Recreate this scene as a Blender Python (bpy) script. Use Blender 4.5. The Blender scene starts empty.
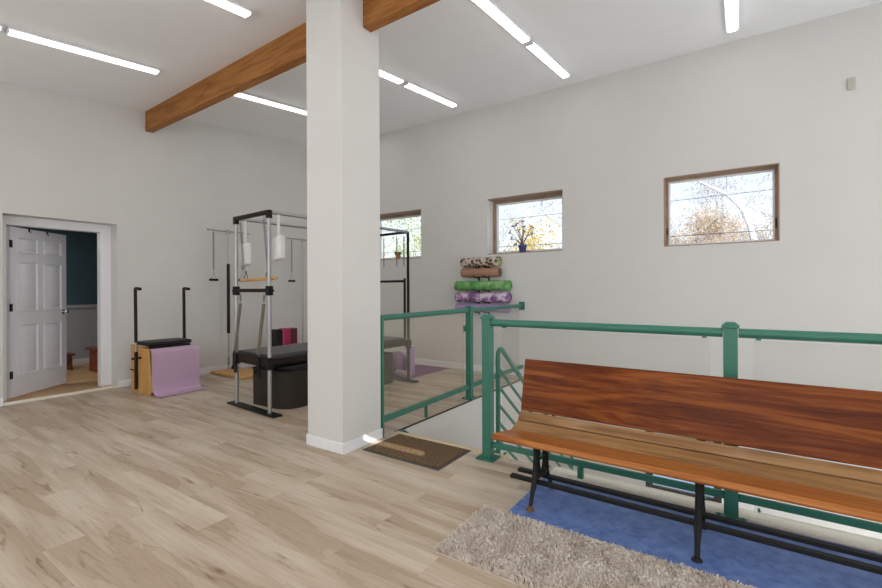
import bpy, bmesh, math, random
from mathutils import Vector, Matrix
random.seed(7)
S = bpy.context.scene
COL = S.collection
PI = math.pi

# ------------------------------------------------------------------ helpers
class MB:
    """collects shapes; build() links them as ONE mesh object"""
    def __init__(s): s.v = []; s.f = []
    def add(s, v, f):
        o = len(s.v); s.v += [tuple(p) for p in v]; s.f += [tuple(i + o for i in q) for q in f]; return s
    def box(s, a, b, M=None):
        (x0, y0, z0), (x1, y1, z1) = a, b
        v = [Vector(p) for p in ((x0,y0,z0),(x1,y0,z0),(x1,y1,z0),(x0,y1,z0),(x0,y0,z1),(x1,y0,z1),(x1,y1,z1),(x0,y1,z1))]
        if M: v = [M @ p for p in v]
        return s.add(v, [(3,2,1,0),(4,5,6,7),(0,1,5,4),(1,2,6,5),(2,3,7,6),(3,0,4,7)])
    def hexa(s, v):
        return s.add(v, [(3,2,1,0),(4,5,6,7),(0,1,5,4),(1,2,6,5),(2,3,7,6),(3,0,4,7)])
    def prism(s, poly, d, axis='x', d0=0.0):
        """poly: list of 2D pts in the plane normal to axis (x:(y,z) y:(x,z) z:(x,y)), extruded d0..d"""
        def P(p, t):
            return (t, p[0], p[1]) if axis == 'x' else (p[0], t, p[1]) if axis == 'y' else (p[0], p[1], t)
        n = len(poly)
        v = [P(p, d0) for p in poly] + [P(p, d) for p in poly]
        f = [tuple(range(n)), tuple(range(2*n-1, n-1, -1))] + [(i, i+n, (i+1) % n + n, (i+1) % n) for i in range(n)]
        return s.add(v, f)
    def tube(s, pts, r, n=10, closed=False, caps=True, sq=None):
        pts = [Vector(p) for p in pts]; m = len(pts)
        rs = r if isinstance(r, (list, tuple)) else [r] * m
        T = []
        for i in range(m):
            a = pts[(i-1) % m] if closed or i else pts[0]
            b = pts[(i+1) % m] if closed or i < m-1 else pts[-1]
            T.append((b - a).normalized())
        up = Vector((0,0,1)) if abs(T[0].z) < .9 else Vector((1,0,0))
        N = (up - T[0] * up.dot(T[0])).normalized()
        v = []
        for i in range(m):
            N = (N - T[i] * N.dot(T[i])).normalized(); B = T[i].cross(N)
            for k in range(n):
                if sq:
                    a, b = ((1,1),(-1,1),(-1,-1),(1,-1))[k]
                    v.append(pts[i] + N * a * sq[0] + B * b * sq[1])
                else:
                    t = 2*PI*k/n; v.append(pts[i] + (N*math.cos(t) + B*math.sin(t)) * rs[i])
        f = []
        for i in range(m if closed else m-1):
            j = (i+1) % m
            for k in range(n):
                l = (k+1) % n; f.append((i*n+k, i*n+l, j*n+l, j*n+k))
        if caps and not closed:
            f.append(tuple(range(n-1, -1, -1))); f.append(tuple((m-1)*n+k for k in range(n)))
        return s.add(v, f)
    def bar(s, a, b, w, h): return s.tube([a, b], 0, n=4, sq=(h/2, w/2))
    def lathe(s, prof, c=(0,0,0), n=24, M=None):
        v = []; m = len(prof)
        for r, z in prof:
            for k in range(n):
                t = 2*PI*k/n; v.append(Vector((r*math.cos(t), r*math.sin(t), z)))
        v = [(M @ p if M else p) + Vector(c) for p in v]
        f = [(i*n+k, i*n+(k+1) % n, (i+1)*n+(k+1) % n, (i+1)*n+k) for i in range(m-1) for k in range(n)]
        f.append(tuple(range(n-1, -1, -1))); f.append(tuple((m-1)*n+k for k in range(n)))
        return s.add(v, f)
    def ball(s, c, r, sc=(1,1,1), n=20, m=12):
        v = []; f = []
        for i in range(m+1):
            a = PI*i/m
            for k in range(n):
                t = 2*PI*k/n
                v.append((c[0]+r*sc[0]*math.sin(a)*math.cos(t), c[1]+r*sc[1]*math.sin(a)*math.sin(t), c[2]-r*sc[2]*math.cos(a)))
        for i in range(m):
            for k in range(n): f.append((i*n+k, i*n+(k+1) % n, (i+1)*n+(k+1) % n, (i+1)*n+k))
        return s.add(v, f)
    def build(s, name, mat, parent=None, bevel=0, seg=2, smooth=True, loc=None, rot=None):
        me = bpy.data.meshes.new(name); me.from_pydata(s.v, [], s.f)
        bm = bmesh.new(); bm.from_mesh(me)
        bmesh.ops.remove_doubles(bm, verts=bm.verts, dist=1e-6) if len(s.v) < 20000 and smooth else None
        if smooth: bmesh.ops.recalc_face_normals(bm, faces=bm.faces)
        bm.to_mesh(me); bm.free()
        if smooth: me.shade_smooth(); me.set_sharp_from_angle(angle=math.radians(38))
        me.materials.append(mat)
        o = bpy.data.objects.new(name, me); COL.objects.link(o)
        if parent: o.parent = parent
        if loc: o.location = loc
        if rot: o.rotation_euler = rot
        if bevel:
            b = o.modifiers.new('bevel', 'BEVEL'); b.width = bevel; b.segments = seg; b.limit_method = 'ANGLE'; b.angle_limit = math.radians(40)
        return o

def tag(o, label, cat, group=None, kind=None):
    o['label'] = label; o['category'] = cat
    if group: o['group'] = group
    if kind: o['kind'] = kind
    return o
def thing(name, label, cat, loc=(0,0,0), rz=0, group=None):
    o = bpy.data.objects.new(name, None); COL.objects.link(o); o.empty_display_size = .1
    o.location = loc; o.rotation_euler = (0, 0, rz)
    return tag(o, label, cat, group)
def struct(o):
    o['kind'] = 'structure'; return o
def kids(o): return [c for c in COL.objects if c.parent == o]
def dup(root, loc, rz=None, label=None):
    r = root.copy(); COL.objects.link(r); r.location = loc
    if rz is not None: r.rotation_euler = (0, 0, rz)
    if label: r['label'] = label
    for c in kids(root):
        d = c.copy(); COL.objects.link(d); d.parent = r
        for g in kids(c):
            e = g.copy(); COL.objects.link(e); e.parent = d
    return r

# ------------------------------------------------------------------ materials
def newmat(name):
    m = bpy.data.materials.new(name); m.use_nodes = True
    nt = m.node_tree; return m, nt, nt.nodes, nt.links, nt.nodes['Principled BSDF']
def N(nodes, kind, **kw):
    n = nodes.new(kind)
    for k, v in kw.items():
        if hasattr(n, k): setattr(n, k, v)
        else: n.inputs[k.replace('_', ' ')].default_value = v
    return n
def ramp(nodes, stops, interp='LINEAR'):
    r = nodes.new('ShaderNodeValToRGB'); r.color_ramp.interpolation = interp
    e = r.color_ramp.elements
    while len(e) < len(stops): e.new(.5)
    for i, (p, c) in enumerate(stops): e[i].position = p; e[i].color = (*c, 1)
    return r
def plain(name, c, rough=.5, metal=0, var=.06, scale=30, bump=.05, coat=0, spec=.5, sub=0):
    m, nt, n, l, b = newmat(name)
    tc = N(n, 'ShaderNodeTexCoord'); nz = N(n, 'ShaderNodeTexNoise', Scale=scale, Detail=4)
    l.new(tc.outputs['Object'], nz.inputs['Vector'])
    r = ramp(n, [(.3, tuple(x*(1-var) for x in c)), (.7, tuple(min(1, x*(1+var)) for x in c))])
    l.new(nz.outputs['Fac'], r.inputs['Fac']); l.new(r.outputs['Color'], b.inputs['Base Color'])
    b.inputs['Roughness'].default_value = rough; b.inputs['Metallic'].default_value = metal
    b.inputs['Coat Weight'].default_value = coat; b.inputs['Specular IOR Level'].default_value = spec
    if bump:
        bp = N(n, 'ShaderNodeBump', Strength=bump, Distance=.01)
        l.new(nz.outputs['Fac'], bp.inputs['Height']); l.new(bp.outputs['Normal'], b.inputs['Normal'])
    return m
def wood(name, stops, sc=(1.2, 14, 14), rough=.4, coat=0, dist=1.2, bump=.06, coatr=.12, spec=.3, fg=.25):
    m, nt, n, l, b = newmat(name)
    tc = N(n, 'ShaderNodeTexCoord'); mp = N(n, 'ShaderNodeMapping'); mp.inputs['Scale'].default_value = sc
    l.new(tc.outputs['Object'], mp.inputs['Vector'])
    nz = N(n, 'ShaderNodeTexNoise', Scale=1.0, Detail=6, Roughness=.62, Distortion=dist)
    l.new(mp.outputs['Vector'], nz.inputs['Vector'])
    mp2 = N(n, 'ShaderNodeMapping'); mp2.inputs['Scale'].default_value = (sc[0]*3, sc[1]*9, sc[2]*9)
    l.new(tc.outputs['Object'], mp2.inputs['Vector'])
    n2 = N(n, 'ShaderNodeTexNoise', Scale=1.0, Detail=3); l.new(mp2.outputs['Vector'], n2.inputs['Vector'])
    mx = N(n, 'ShaderNodeMath', operation='MULTIPLY_ADD'); l.new(n2.outputs['Fac'], mx.inputs[0])
    mx.inputs[1].default_value = fg; l.new(nz.outputs['Fac'], mx.inputs[2])
    r = ramp(n, stops); l.new(mx.outputs[0], r.inputs['Fac']); l.new(r.outputs['Color'], b.inputs['Base Color'])
    b.inputs['Specular IOR Level'].default_value = spec; b.inputs['Roughness'].default_value = rough; b.inputs['Coat Weight'].default_value = coat; b.inputs['Coat Roughness'].default_value = coatr
    bp = N(n, 'ShaderNodeBump', Strength=bump, Distance=.004); l.new(mx.outputs[0], bp.inputs['Height']); l.new(bp.outputs['Normal'], b.inputs['Normal'])
    return m

M = {}
M['wall'] = plain('wall_paint', (.655, .648, .63), .75, var=.015, scale=3, bump=.01, spec=.25)
M['ceil'] = plain('ceiling_paint', (.90, .915, .94), .85, var=.01, scale=3, bump=.01, spec=.2)
M['white'] = plain('white_trim_paint', (.80, .81, .84), .4, var=.02, bump=.01)
M['cream'] = plain('cream_trim_paint', (.78, .74, .64), .5, var=.05, bump=.02)
M['door'] = plain('door_paint', (.76, .775, .83), .4, var=.02, bump=.01)
M['teal'] = plain('teal_wall_paint', (.05, .11, .145), .7, var=.03, scale=3, bump=.01)
M['wains'] = plain('grey_wainscot_paint', (.42, .45, .50), .6, var=.03, scale=4, bump=.01)
M['green'] = plain('green_railing_paint', (.030, .165, .112), .38, var=.06, scale=12, bump=.02)
M['iron'] = plain('black_cast_iron', (.012, .012, .013), .55, metal=0, var=.2, bump=.08, spec=.25)
M['rust'] = plain('rusty_iron', (.16, .075, .03), .8, var=.5, scale=60, bump=.2)
M['steel'] = plain('brushed_steel', (.40, .40, .41), .42, metal=.8, var=.04, bump=.01)
M['spring'] = plain('spring_steel', (.26, .26, .28), .45, metal=.7, var=.05, bump=.0)
M['chrome'] = plain('chrome', (.8, .8, .82), .15, metal=1, var=.02, bump=0)
M['blackm'] = plain('black_metal', (.008, .008, .009), .5, var=.1, bump=.02, spec=.25)
M['umber'] = plain('dark_umber_wood', (.020, .010, .008), .5, var=.2, bump=.03, spec=.22)
M['vinyl'] = plain('black_vinyl', (.012, .012, .013), .45, var=.1, scale=80, bump=.06, spec=.3)
M['vinylg'] = plain('grey_black_vinyl', (.035, .035, .038), .35, var=.06, scale=80, bump=.04, spec=.5)
M['tub'] = plain('dark_brown_vinyl', (.026, .020, .015), .5, var=.15, scale=60, bump=.08, spec=.3)
M['fleece'] = plain('white_fleece', (.78, .78, .79), .95, var=.08, scale=60, bump=.5)
M['magenta'] = plain('magenta_vinyl', (.42, .02, .10), .45, var=.06, bump=.03)
M['maroon'] = plain('maroon_vinyl', (.10, .012, .03), .5, var=.1, bump=.03)
M['yellow'] = plain('yellow_foam', (.62, .36, .06), .6, var=.1, bump=.05)
M['lilac'] = plain('lilac_mat', (.50, .34, .47), .6, var=.03, scale=120, bump=.12)
M['plum'] = plain('plum_mat', (.20, .07, .21), .7, var=.05, scale=120, bump=.12)
M['lavender'] = plain('lavender_foam', (.40, .28, .52), .6, var=.08, scale=50, bump=.06)
M['purple'] = plain('purple_ball_rubber', (.30, .17, .36), .35, var=.08, scale=8, bump=.02)
M['webb'] = plain('olive_webbing', (.15, .135, .10), .8, var=.12, scale=90, bump=.1)
M['plate'] = plain('beige_plastic', (.48, .46, .42), .5, var=.02, bump=0)
M['paleb'] = plain('bluepot_glaze', (.03, .05, .20), .25, var=.15, bump=.02)
M['terra'] = plain('terracotta', (.42, .16, .07), .8, var=.12, bump=.06)
M['stem'] = plain('plant_stem', (.20, .11, .08), .8, var=.2, bump=.05)
M['leafd'] = plain('dusky_leaf', (.24, .20, .16), .6, var=.4, scale=20, bump=.03)
M['leafg'] = plain('green_leaf', (.12, .24, .05), .6, var=.3, scale=20, bump=.03)
M['soil'] = plain('potting_soil', (.05, .035, .025), .95, var=.3, bump=.2)
M['mahog'] = wood('dark_cherry_wood', [(.3, (.09, .018, .008)), (.75, (.24, .06, .025))], rough=.35)
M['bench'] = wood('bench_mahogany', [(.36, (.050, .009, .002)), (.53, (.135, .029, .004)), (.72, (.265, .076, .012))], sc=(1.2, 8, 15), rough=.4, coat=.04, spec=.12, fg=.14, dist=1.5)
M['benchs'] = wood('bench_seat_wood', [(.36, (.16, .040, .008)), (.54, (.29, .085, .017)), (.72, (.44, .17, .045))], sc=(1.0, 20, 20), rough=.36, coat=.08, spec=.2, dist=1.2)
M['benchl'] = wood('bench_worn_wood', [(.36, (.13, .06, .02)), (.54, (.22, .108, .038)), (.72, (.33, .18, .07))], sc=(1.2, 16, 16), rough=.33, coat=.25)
M['beam'] = wood('beam_wood', [(.34, (.12, .038, .009)), (.52, (.27, .10, .022)), (.7, (.38, .165, .043))], sc=(.8, 12, 12), rough=.65, dist=1.6)
M['pine'] = wood('pine_wood', [(.3, (.46, .22, .06)), (.7, (.64, .36, .12))], sc=(2, 2, .9), rough=.45)
M['pinex'] = wood('pine_board', [(.3, (.46, .22, .06)), (.7, (.62, .35, .12))], sc=(1.2, 12, 12), rough=.45)
M['nosing'] = wood('pale_nosing_wood', [(.3, (.50, .37, .21)), (.7, (.66, .52, .33))], sc=(1.2, 12, 12), rough=.5)
M['oak'] = wood('oak_floorboards', [(.3, (.42, .24, .10)), (.7, (.60, .38, .19))], sc=(8, 1, 8), rough=.35)
M['wframe'] = wood('window_frame_wood', [(.3, (.26, .165, .11)), (.7, (.38, .26, .18))], sc=(3, 3, 3), rough=.5)
M['dframe'] = plain('dark_window_frame', (.035, .025, .022), .5)
M['bark'] = plain('grey_bark', (.27, .25, .27), .9, var=.35, scale=6, bump=.2)
M['birch'] = plain('white_birch_bark', (.50, .48, .49), .8, var=.3, scale=5, bump=.1)
M['cable'] = plain('cable_rubber', (.12, .12, .14), .6)
M['ground'] = plain('leaf_litter_ground', (.36, .29, .20), .95, var=.3, scale=2, bump=.2)
M['concrete'] = plain('pale_concrete', (.76, .80, .86), .8, bump=.1)  # pale blue chosen so the lower panes look bright
M['siding'] = plain('eave_paint', (.6, .58, .54), .7)

def floor_mat():
    m, nt, n, l, b = newmat('vinyl_plank_floor')
    tc = N(n, 'ShaderNodeTexCoord')
    br = N(n, 'ShaderNodeTexBrick', offset=.37, offset_frequency=2, squash=1, squash_frequency=1)
    br.inputs['Color1'].default_value = (0,0,0,1); br.inputs['Color2'].default_value = (1,1,1,1); br.inputs['Mortar'].default_value = (.5,.5,.5,1)
    br.inputs['Scale'].default_value = 1; br.inputs['Mortar Size'].default_value = .0008; br.inputs['Mortar Smooth'].default_value = .3
    br.inputs['Brick Width'].default_value = 1.22; br.inputs['Row Height'].default_value = .178
    l.new(tc.outputs['Object'], br.inputs['Vector'])
    sep = N(n, 'ShaderNodeSeparateXYZ'); l.new(tc.outputs['Object'], sep.inputs[0])
    def comb(sx, sy, off):
        a = N(n, 'ShaderNodeMath', operation='MULTIPLY'); l.new(sep.outputs[0], a.inputs[0]); a.inputs[1].default_value = sx
        c = N(n, 'ShaderNodeMath', operation='MULTIPLY'); l.new(sep.outputs[1], c.inputs[0]); c.inputs[1].default_value = sy
        d = N(n, 'ShaderNodeMath', operation='MULTIPLY'); l.new(br.outputs['Color'], d.inputs[0]); d.inputs[1].default_value = off
        q = N(n, 'ShaderNodeCombineXYZ'); l.new(a.outputs[0], q.inputs[0]); l.new(c.outputs[0], q.inputs[1]); l.new(d.outputs[0], q.inputs[2]); return q
    n1 = N(n, 'ShaderNodeTexNoise', Scale=1, Detail=4, Roughness=.45, Distortion=.35); l.new(comb(.75, 6.5, 9).outputs[0], n1.inputs['Vector'])
    n2 = N(n, 'ShaderNodeTexNoise', Scale=1, Detail=6, Roughness=.7, Distortion=.4); l.new(comb(3.5, 70, 19).outputs[0], n2.inputs['Vector'])
    n3 = N(n, 'ShaderNodeTexNoise', Scale=1, Detail=4, Roughness=.6, Distortion=1.0); l.new(comb(2.6, 20, 53).outputs[0], n3.inputs['Vector'])
    # brown heartwood with a crisp edge against the pale sapwood
    base = ramp(n, [(.30, (0.457, 0.357, 0.256)), (.405, (0.430, 0.331, 0.236)), (.44, (0.484, 0.388, 0.291)), (.52, (0.531, 0.440, 0.340)), (.60, (0.585, 0.497, 0.399)), (.75, (0.622, 0.543, 0.443))])
    l.new(n1.outputs['Fac'], base.inputs['Fac'])
    line = ramp(n, [(.418, (1,1,1)), (.428, (.80,.75,.70)), (.434, (1,1,1))]); l.new(n1.outputs['Fac'], line.inputs['Fac'])
    grain = ramp(n, [(.30, (.84,.81,.78)), (.5, (.98,.975,.97)), (.72, (1.05,1.05,1.05))]); l.new(n2.outputs['Fac'], grain.inputs['Fac'])
    knot = ramp(n, [(.30, (.46,.38,.32)), (.355, (.86,.83,.80)), (.43, (1,1,1))]); l.new(n3.outputs['Fac'], knot.inputs['Fac'])
    tint = ramp(n, [(0, (.955,.945,.935)), (1, (1.03,1.03,1.03))]); l.new(br.outputs['Color'], tint.inputs['Fac'])
    cur = base.outputs['Color']
    for o, f in ((line, .8), (grain, .9), (knot, .8), (tint, 1)):
        mx = N(n, 'ShaderNodeMix', data_type='RGBA', blend_type='MULTIPLY'); mx.inputs['Factor'].default_value = f
        l.new(cur, mx.inputs[6]); l.new(o.outputs['Color'], mx.inputs[7]); cur = mx.outputs[2]
    seam = N(n, 'ShaderNodeMix', data_type='RGBA', blend_type='MIX'); l.new(br.outputs['Fac'], seam.inputs['Factor'])
    l.new(cur, seam.inputs[6]); seam.inputs[7].default_value = (.36, .30, .24, 1)
    l.new(seam.outputs[2], b.inputs['Base Color'])
    b.inputs['Roughness'].default_value = .42; b.inputs['Specular IOR Level'].default_value = .45
    bp = N(n, 'ShaderNodeBump', Strength=.05, Distance=.003); l.new(n2.outputs['Fac'], bp.inputs['Height']); l.new(bp.outputs['Normal'], b.inputs['Normal'])
    return m
M['floor'] = floor_mat()

def spotted(name, stops, scale, kind='noise', rough=.7, bump=.1, interp='LINEAR', dist=0):
    m, nt, n, l, b = newmat(name)
    tc = N(n, 'ShaderNodeTexCoord')
    if kind == 'noise':
        t = N(n, 'ShaderNodeTexNoise', Scale=scale, Detail=5, Roughness=.6, Distortion=dist); out = t.outputs['Fac']
    else:
        t = N(n, 'ShaderNodeTexVoronoi', Scale=scale); out = t.outputs['Distance']
    l.new(tc.outputs['Object'], t.inputs['Vector'])
    r = ramp(n, stops, interp); l.new(out, r.inputs['Fac']); l.new(r.outputs['Color'], b.inputs['Base Color'])
    b.inputs['Roughness'].default_value = rough
    bp = N(n, 'ShaderNodeBump', Strength=bump, Distance=.005); l.new(out, bp.inputs['Height']); l.new(bp.outputs['Normal'], b.inputs['Normal'])
    return m
M['leopard'] = spotted('leopard_print', [(.0, (.06,.04,.03)), (.42, (.07,.045,.035)), (.52, (.40,.32,.25)), (.7, (.55,.47,.40))], 19, 'vor')
M['lime'] = plain('lime_mat', (.36, .50, .08), .6, bump=.05)
M['brownmat'] = plain('brown_mat', (.38, .20, .13), .6, bump=.05)
M['greenmat'] = spotted('green_mat', [(.35, (.05,.20,.05)), (.5, (.13,.36,.10)), (.65, (.28,.46,.22))], 9)
M['printmat'] = spotted('purple_print_mat', [(.38, (.20,.08,.24)), (.48, (.42,.26,.46)), (.55, (.62,.55,.64)), (.7, (.70,.64,.70))], 8, interp='CONSTANT')
M['bluemat'] = spotted('blue_carpet', [(.3, (.07,.125,.36)), (.5, (.115,.195,.47)), (.7, (.175,.275,.56))], 14, rough=.55, bump=.25, dist=.3)
M['pile'] = spotted('rug_pile', [(.3, (.56,.48,.41)), (.5, (.70,.62,.55)), (.7, (.80,.74,.68))], 9, rough=.95, bump=0)
M['rugback'] = plain('rug_backing', (.52, .44, .36), .9, var=.1, scale=90, bump=.2)

def coir():
    m, nt, n, l, b = newmat('brown_doormat_fibre')
    tc = N(n, 'ShaderNodeTexCoord')
    wv = N(n, 'ShaderNodeTexWave', wave_type='BANDS', bands_direction='Y', Scale=22, Distortion=2, Detail=2); l.new(tc.outputs['Object'], wv.inputs['Vector'])
    nz = N(n, 'ShaderNodeTexNoise', Scale=70, Detail=4); l.new(tc.outputs['Object'], nz.inputs['Vector'])
    mx = N(n, 'ShaderNodeMath', operation='MULTIPLY_ADD'); l.new(wv.outputs['Fac'], mx.inputs[0]); mx.inputs[1].default_value = .25; l.new(nz.outputs['Fac'], mx.inputs[2])
    r = ramp(n, [(.35, (.04,.022,.010)), (.6, (.115,.066,.028)), (.85, (.20,.125,.06))]); l.new(mx.outputs[0], r.inputs['Fac']); l.new(r.outputs['Color'], b.inputs['Base Color'])
    b.inputs['Roughness'].default_value = .95
    bp = N(n, 'ShaderNodeBump', Strength=.4, Distance=.004); l.new(mx.outputs[0], bp.inputs['Height']); l.new(bp.outputs['Normal'], b.inputs['Normal'])
    return m
M['coir'] = coir()
M['rubber'] = plain('dark_rubber', (.07, .06, .06), .7)

def glass(name, tint=(.97,.975,.97), haze=.05, hc=(.6,.58,.53), refl=.06):
    m, nt, n, l, b = newmat(name); n.remove(b)
    tr = N(n, 'ShaderNodeBsdfTransparent'); tr.inputs['Color'].default_value = (*tint, 1)
    df = N(n, 'ShaderNodeBsdfDiffuse'); df.inputs['Color'].default_value = (*hc, 1)
    gl = N(n, 'ShaderNodeBsdfGlossy'); gl.inputs['Roughness'].default_value = .03
    fr0 = N(n, 'ShaderNodeFresnel', IOR=1.3); ge = N(n, 'ShaderNodeNewGeometry'); iv = N(n, 'ShaderNodeMath', operation='SUBTRACT'); iv.inputs[0].default_value = 1; l.new(ge.outputs['Backfacing'], iv.inputs[1]); fr = N(n, 'ShaderNodeMath', operation='MULTIPLY'); l.new(fr0.outputs[0], fr.inputs[0]); l.new(iv.outputs[0], fr.inputs[1])
    a = N(n, 'ShaderNodeMixShader'); a.inputs['Fac'].default_value = haze
    c = N(n, 'ShaderNodeMixShader')
    l.new(tr.outputs[0], a.inputs[1]); l.new(df.outputs[0], a.inputs[2])
    l.new(fr.outputs[0], c.inputs['Fac']); l.new(a.outputs[0], c.inputs[1]); l.new(gl.outputs[0], c.inputs[2])
    l.new(c.outputs[0], n['Material Output'].inputs['Surface'])
    return m
M['plexi'] = glass('clear_plexiglass', haze=.035)
M['plexih'] = glass('hazy_plexiglass', tint=(.985,.97,.94), haze=.065, hc=(.66,.60,.47))
M['pane'] = glass('window_glass', haze=.0)

def emit(name, c, s):
    m, nt, n, l, b = newmat(name)
    b.inputs['Base Color'].default_value = (.8,.8,.8,1)
    b.inputs['Emission Color'].default_value = (*c, 1); b.inputs['Emission Strength'].default_value = s
    return m
LAMP = 8.6; FILL = 20; GLOW = 4.0
M['blind'] = emit('daylit_roller_blind', (.95, .98, 1), GLOW)  # glow of the panels added behind the camera as fill light
M['lamp'] = emit('lit_diffuser', (1, .985, .965), LAMP)

def leaf(name, c):
    m, nt, n, l, b = newmat(name); n.remove(b)
    tc = N(n, 'ShaderNodeTexCoord'); nz = N(n, 'ShaderNodeTexNoise', Scale=1.6, Detail=3); l.new(tc.outputs['Object'], nz.inputs['Vector'])
    r = ramp(n, [(.35, tuple(x*.72 for x in c)), (.65, tuple(min(1, x*1.2) for x in c))]); l.new(nz.outputs['Fac'], r.inputs['Fac'])
    d = N(n, 'ShaderNodeBsdfDiffuse'); t = N(n, 'ShaderNodeBsdfTranslucent'); a = N(n, 'ShaderNodeMixShader'); a.inputs['Fac'].default_value = .5
    l.new(r.outputs['Color'], d.inputs['Color']); l.new(r.outputs['Color'], t.inputs['Color'])
    l.new(d.outputs[0], a.inputs[1]); l.new(t.outputs[0], a.inputs[2]); l.new(a.outputs[0], n['Material Output'].inputs['Surface'])
    return m

# ------------------------------------------------------------------ the room
def wall_xz(mb, x0, x1, z0, z1, holes, y0, y1):
    xs = sorted({x0, x1, *[h[0] for h in holes], *[h[1] for h in holes]})
    for a, b in zip(xs, xs[1:]):
        zs = [z0]
        for h in sorted((h for h in holes if h[0] <= a and h[1] >= b), key=lambda h: h[2]): zs += [h[2], h[3]]
        zs.append(z1)
        for i in range(0, len(zs), 2): mb.box((a, y0, zs[i]), (b, y1, zs[i+1]))
XL, YB, XR, YF = -6.93, 6.18, 3.6, -2.2           # left, window (back), right, front
def CZ(y): return 3.515 + .106 * y                # sloped ceiling
SX0, SX1, SY0 = -2.62, 3.0, 3.115                  # stair opening
T = .15
fl = MB()
for a, b in (((XL-.1, YF, -.25), (XR, SY0, 0)), ((XL-.1, SY0, -.25), (SX0, YB, 0)), ((SX1, SY0, -.25), (XR, YB, 0))): fl.box(a, b)
struct(fl.build('floor', M['floor']))
struct(MB().prism([(YF-.2, CZ(YF-.2)), (YB+.2, CZ(YB+.2)), (YB+.2, CZ(YB+.2)+.15), (YF-.2, CZ(YF-.2)+.15)], XR+.2, 'x', XL-.3).build('ceiling', M['ceil']))
# window wall with three openings upstairs and one down the stairwell
W = [(-5.80, -4.597, 1.845, 2.697), (-3.30, -2.095, 1.842, 2.715), (-.803, .356, 1.823, 2.69)]
LW = (-1.03, -.20, -1.275, -.35)
wb = MB(); z1 = CZ(YB) + .02
wall_xz(wb, XL-.25, XR+.15, -2.8, z1, W + [LW], YB, YB+.32)
struct(wb.build('wall_back', M['wall']))
# left wall with the door opening (sloped top)
DY0, DY1, DZ = 1.38, 2.497, 2.19
lw = MB()
def seg(y0, y1, z0):
    lw.prism([(y0, z0), (y1, z0), (y1, CZ(y1)), (y0, CZ(y0))], XL, 'x', XL-.22)
seg(YF, DY0, 0); seg(DY0, DY1, DZ); seg(DY1, YB, 0)
struct(lw.build('wall_left', M['wall']))
struct(MB().prism([(YF, -2.8), (YB+.16, -2.8), (YB+.16, CZ(YB)), (YF, CZ(YF))], XR+.15, 'x', XR).build('wall_right', M['wall']))
fwm = MB(); SLIT = (-.16, .47, 2.985, 3.074)
FW = [(-5.6, -2.8, .85, 2.55), (-1.6, 1.6, .85, 2.55)]  # unseen openings, added to carry the glowing fill panels
wall_xz(fwm, XL-.2, XR+.15, 0, CZ(YF)+.02, FW + [SLIT], YF-.06, YF)
struct(fwm.build('wall_front', M['wall']))
# pillar
PX0, PX1, PY0, PY1 = -3.03, -2.612, 2.465, 2.915
struct(MB().prism([(PY0, 0), (PY1, 0), (PY1, CZ(PY1)), (PY0, CZ(PY0))], PX1, 'x', PX0).build('pillar', M['wall'], bevel=.004))
bb = MB(); h, t = .088, .011
for a, b in (((PX0-t, PY0-t, 0), (PX1+t, PY0, h)), ((PX1, PY0, 0), (PX1+t, PY1, h)), ((PX0-t, PY0, 0), (PX0, PY1+t, h)), ((PX0, PY1, 0), (PX1+t, PY1+t, h))): bb.box(a, b)
struct(bb.build('baseboard_pillar', M['white'], bevel=.005))
struct(MB().box((XL, DY1, 0), (XL+.014, YB, .095)).build('baseboard_left', M['white'], bevel=.004))
struct(MB().box((XL, YF, 0), (XL+.014, DY0, .095)).build('baseboard_left_near', M['white'], bevel=.004))
struct(MB().box((XL+.014, YB-.014, 0), (SX0, YB, .095)).build('baseboard_back', M['white'], bevel=.004))
# ceiling beam, two lengths either side of the pillar
def beam_piece(xa, xb):
    def c(x):
        k = (x + 6.93) / 4.33; y = 2.84 - .13 * k; z = 3.543 - .05 * k; return y, z
    (ya, za), (yb, zb) = c(xa), c(xb); th = .095
    v = [(xa, ya, za), (xb, yb, zb), (xb, yb+th, zb), (xa, ya+th, za), (xa, ya, CZ(ya)+.005), (xb, yb, CZ(yb)+.005), (xb, yb+th, CZ(yb+th)+.005), (xa, ya+th, CZ(ya+th)+.005)]
    return MB().hexa(v)
struct(beam_piece(XL, PX0).build('ceiling_beam', M['beam'], bevel=.004))
struct(beam_piece(PX1, XR).build('ceiling_beam', M['beam'], bevel=.004))

# stairwell: lower walls, stair, lower floor
struct(MB().box((SX0-.12, SY0-.12, -2.8), (SX0, YB, -.25)).build('wall_stairwell_left', M['wall']))
struct(MB().box((SX0, SY0-.12, -2.8), (SX1, SY0, -.25)).build('wall_stairwell_front', M['wall']))
struct(MB().box((SX1, SY0-.12, -2.8), (SX1+.12, YB, -.25)).build('wall_stairwell_right', M['wall']))
struct(MB().box((SX0-.12, SY0-.12, -2.95), (SX1+.12, YB+.16, -2.8)).build('floor_lower', M['ceil']))  # unseen floor, made white to bounce light up the stairwell
fa = MB().box((SX0, SY0, -.25), (SX0+.006, YB, -.004)); struct(fa.build('trim_3', M['wall']))
struct(MB().box((SX0-.012, SY0, -.004), (SX0+.01, YB, .004)).build('trim_2', M['umber']))
struct(MB().prism([(SY0-.022, .0), (SY0-.018, .007), (SY0+.025, .007), (SY0+.03, .0), (SY0+.03, -.03), (SY0, -.03), (SY0, .0)][::-1], -1.50, 'x', SX0+.01).build('trim_1', M['nosing']))
struct(MB().box((-1.12, 3.0, .0), (SX1, SY0+.02, .014)).build('trim_4', M['cream'], bevel=.003))

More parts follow.
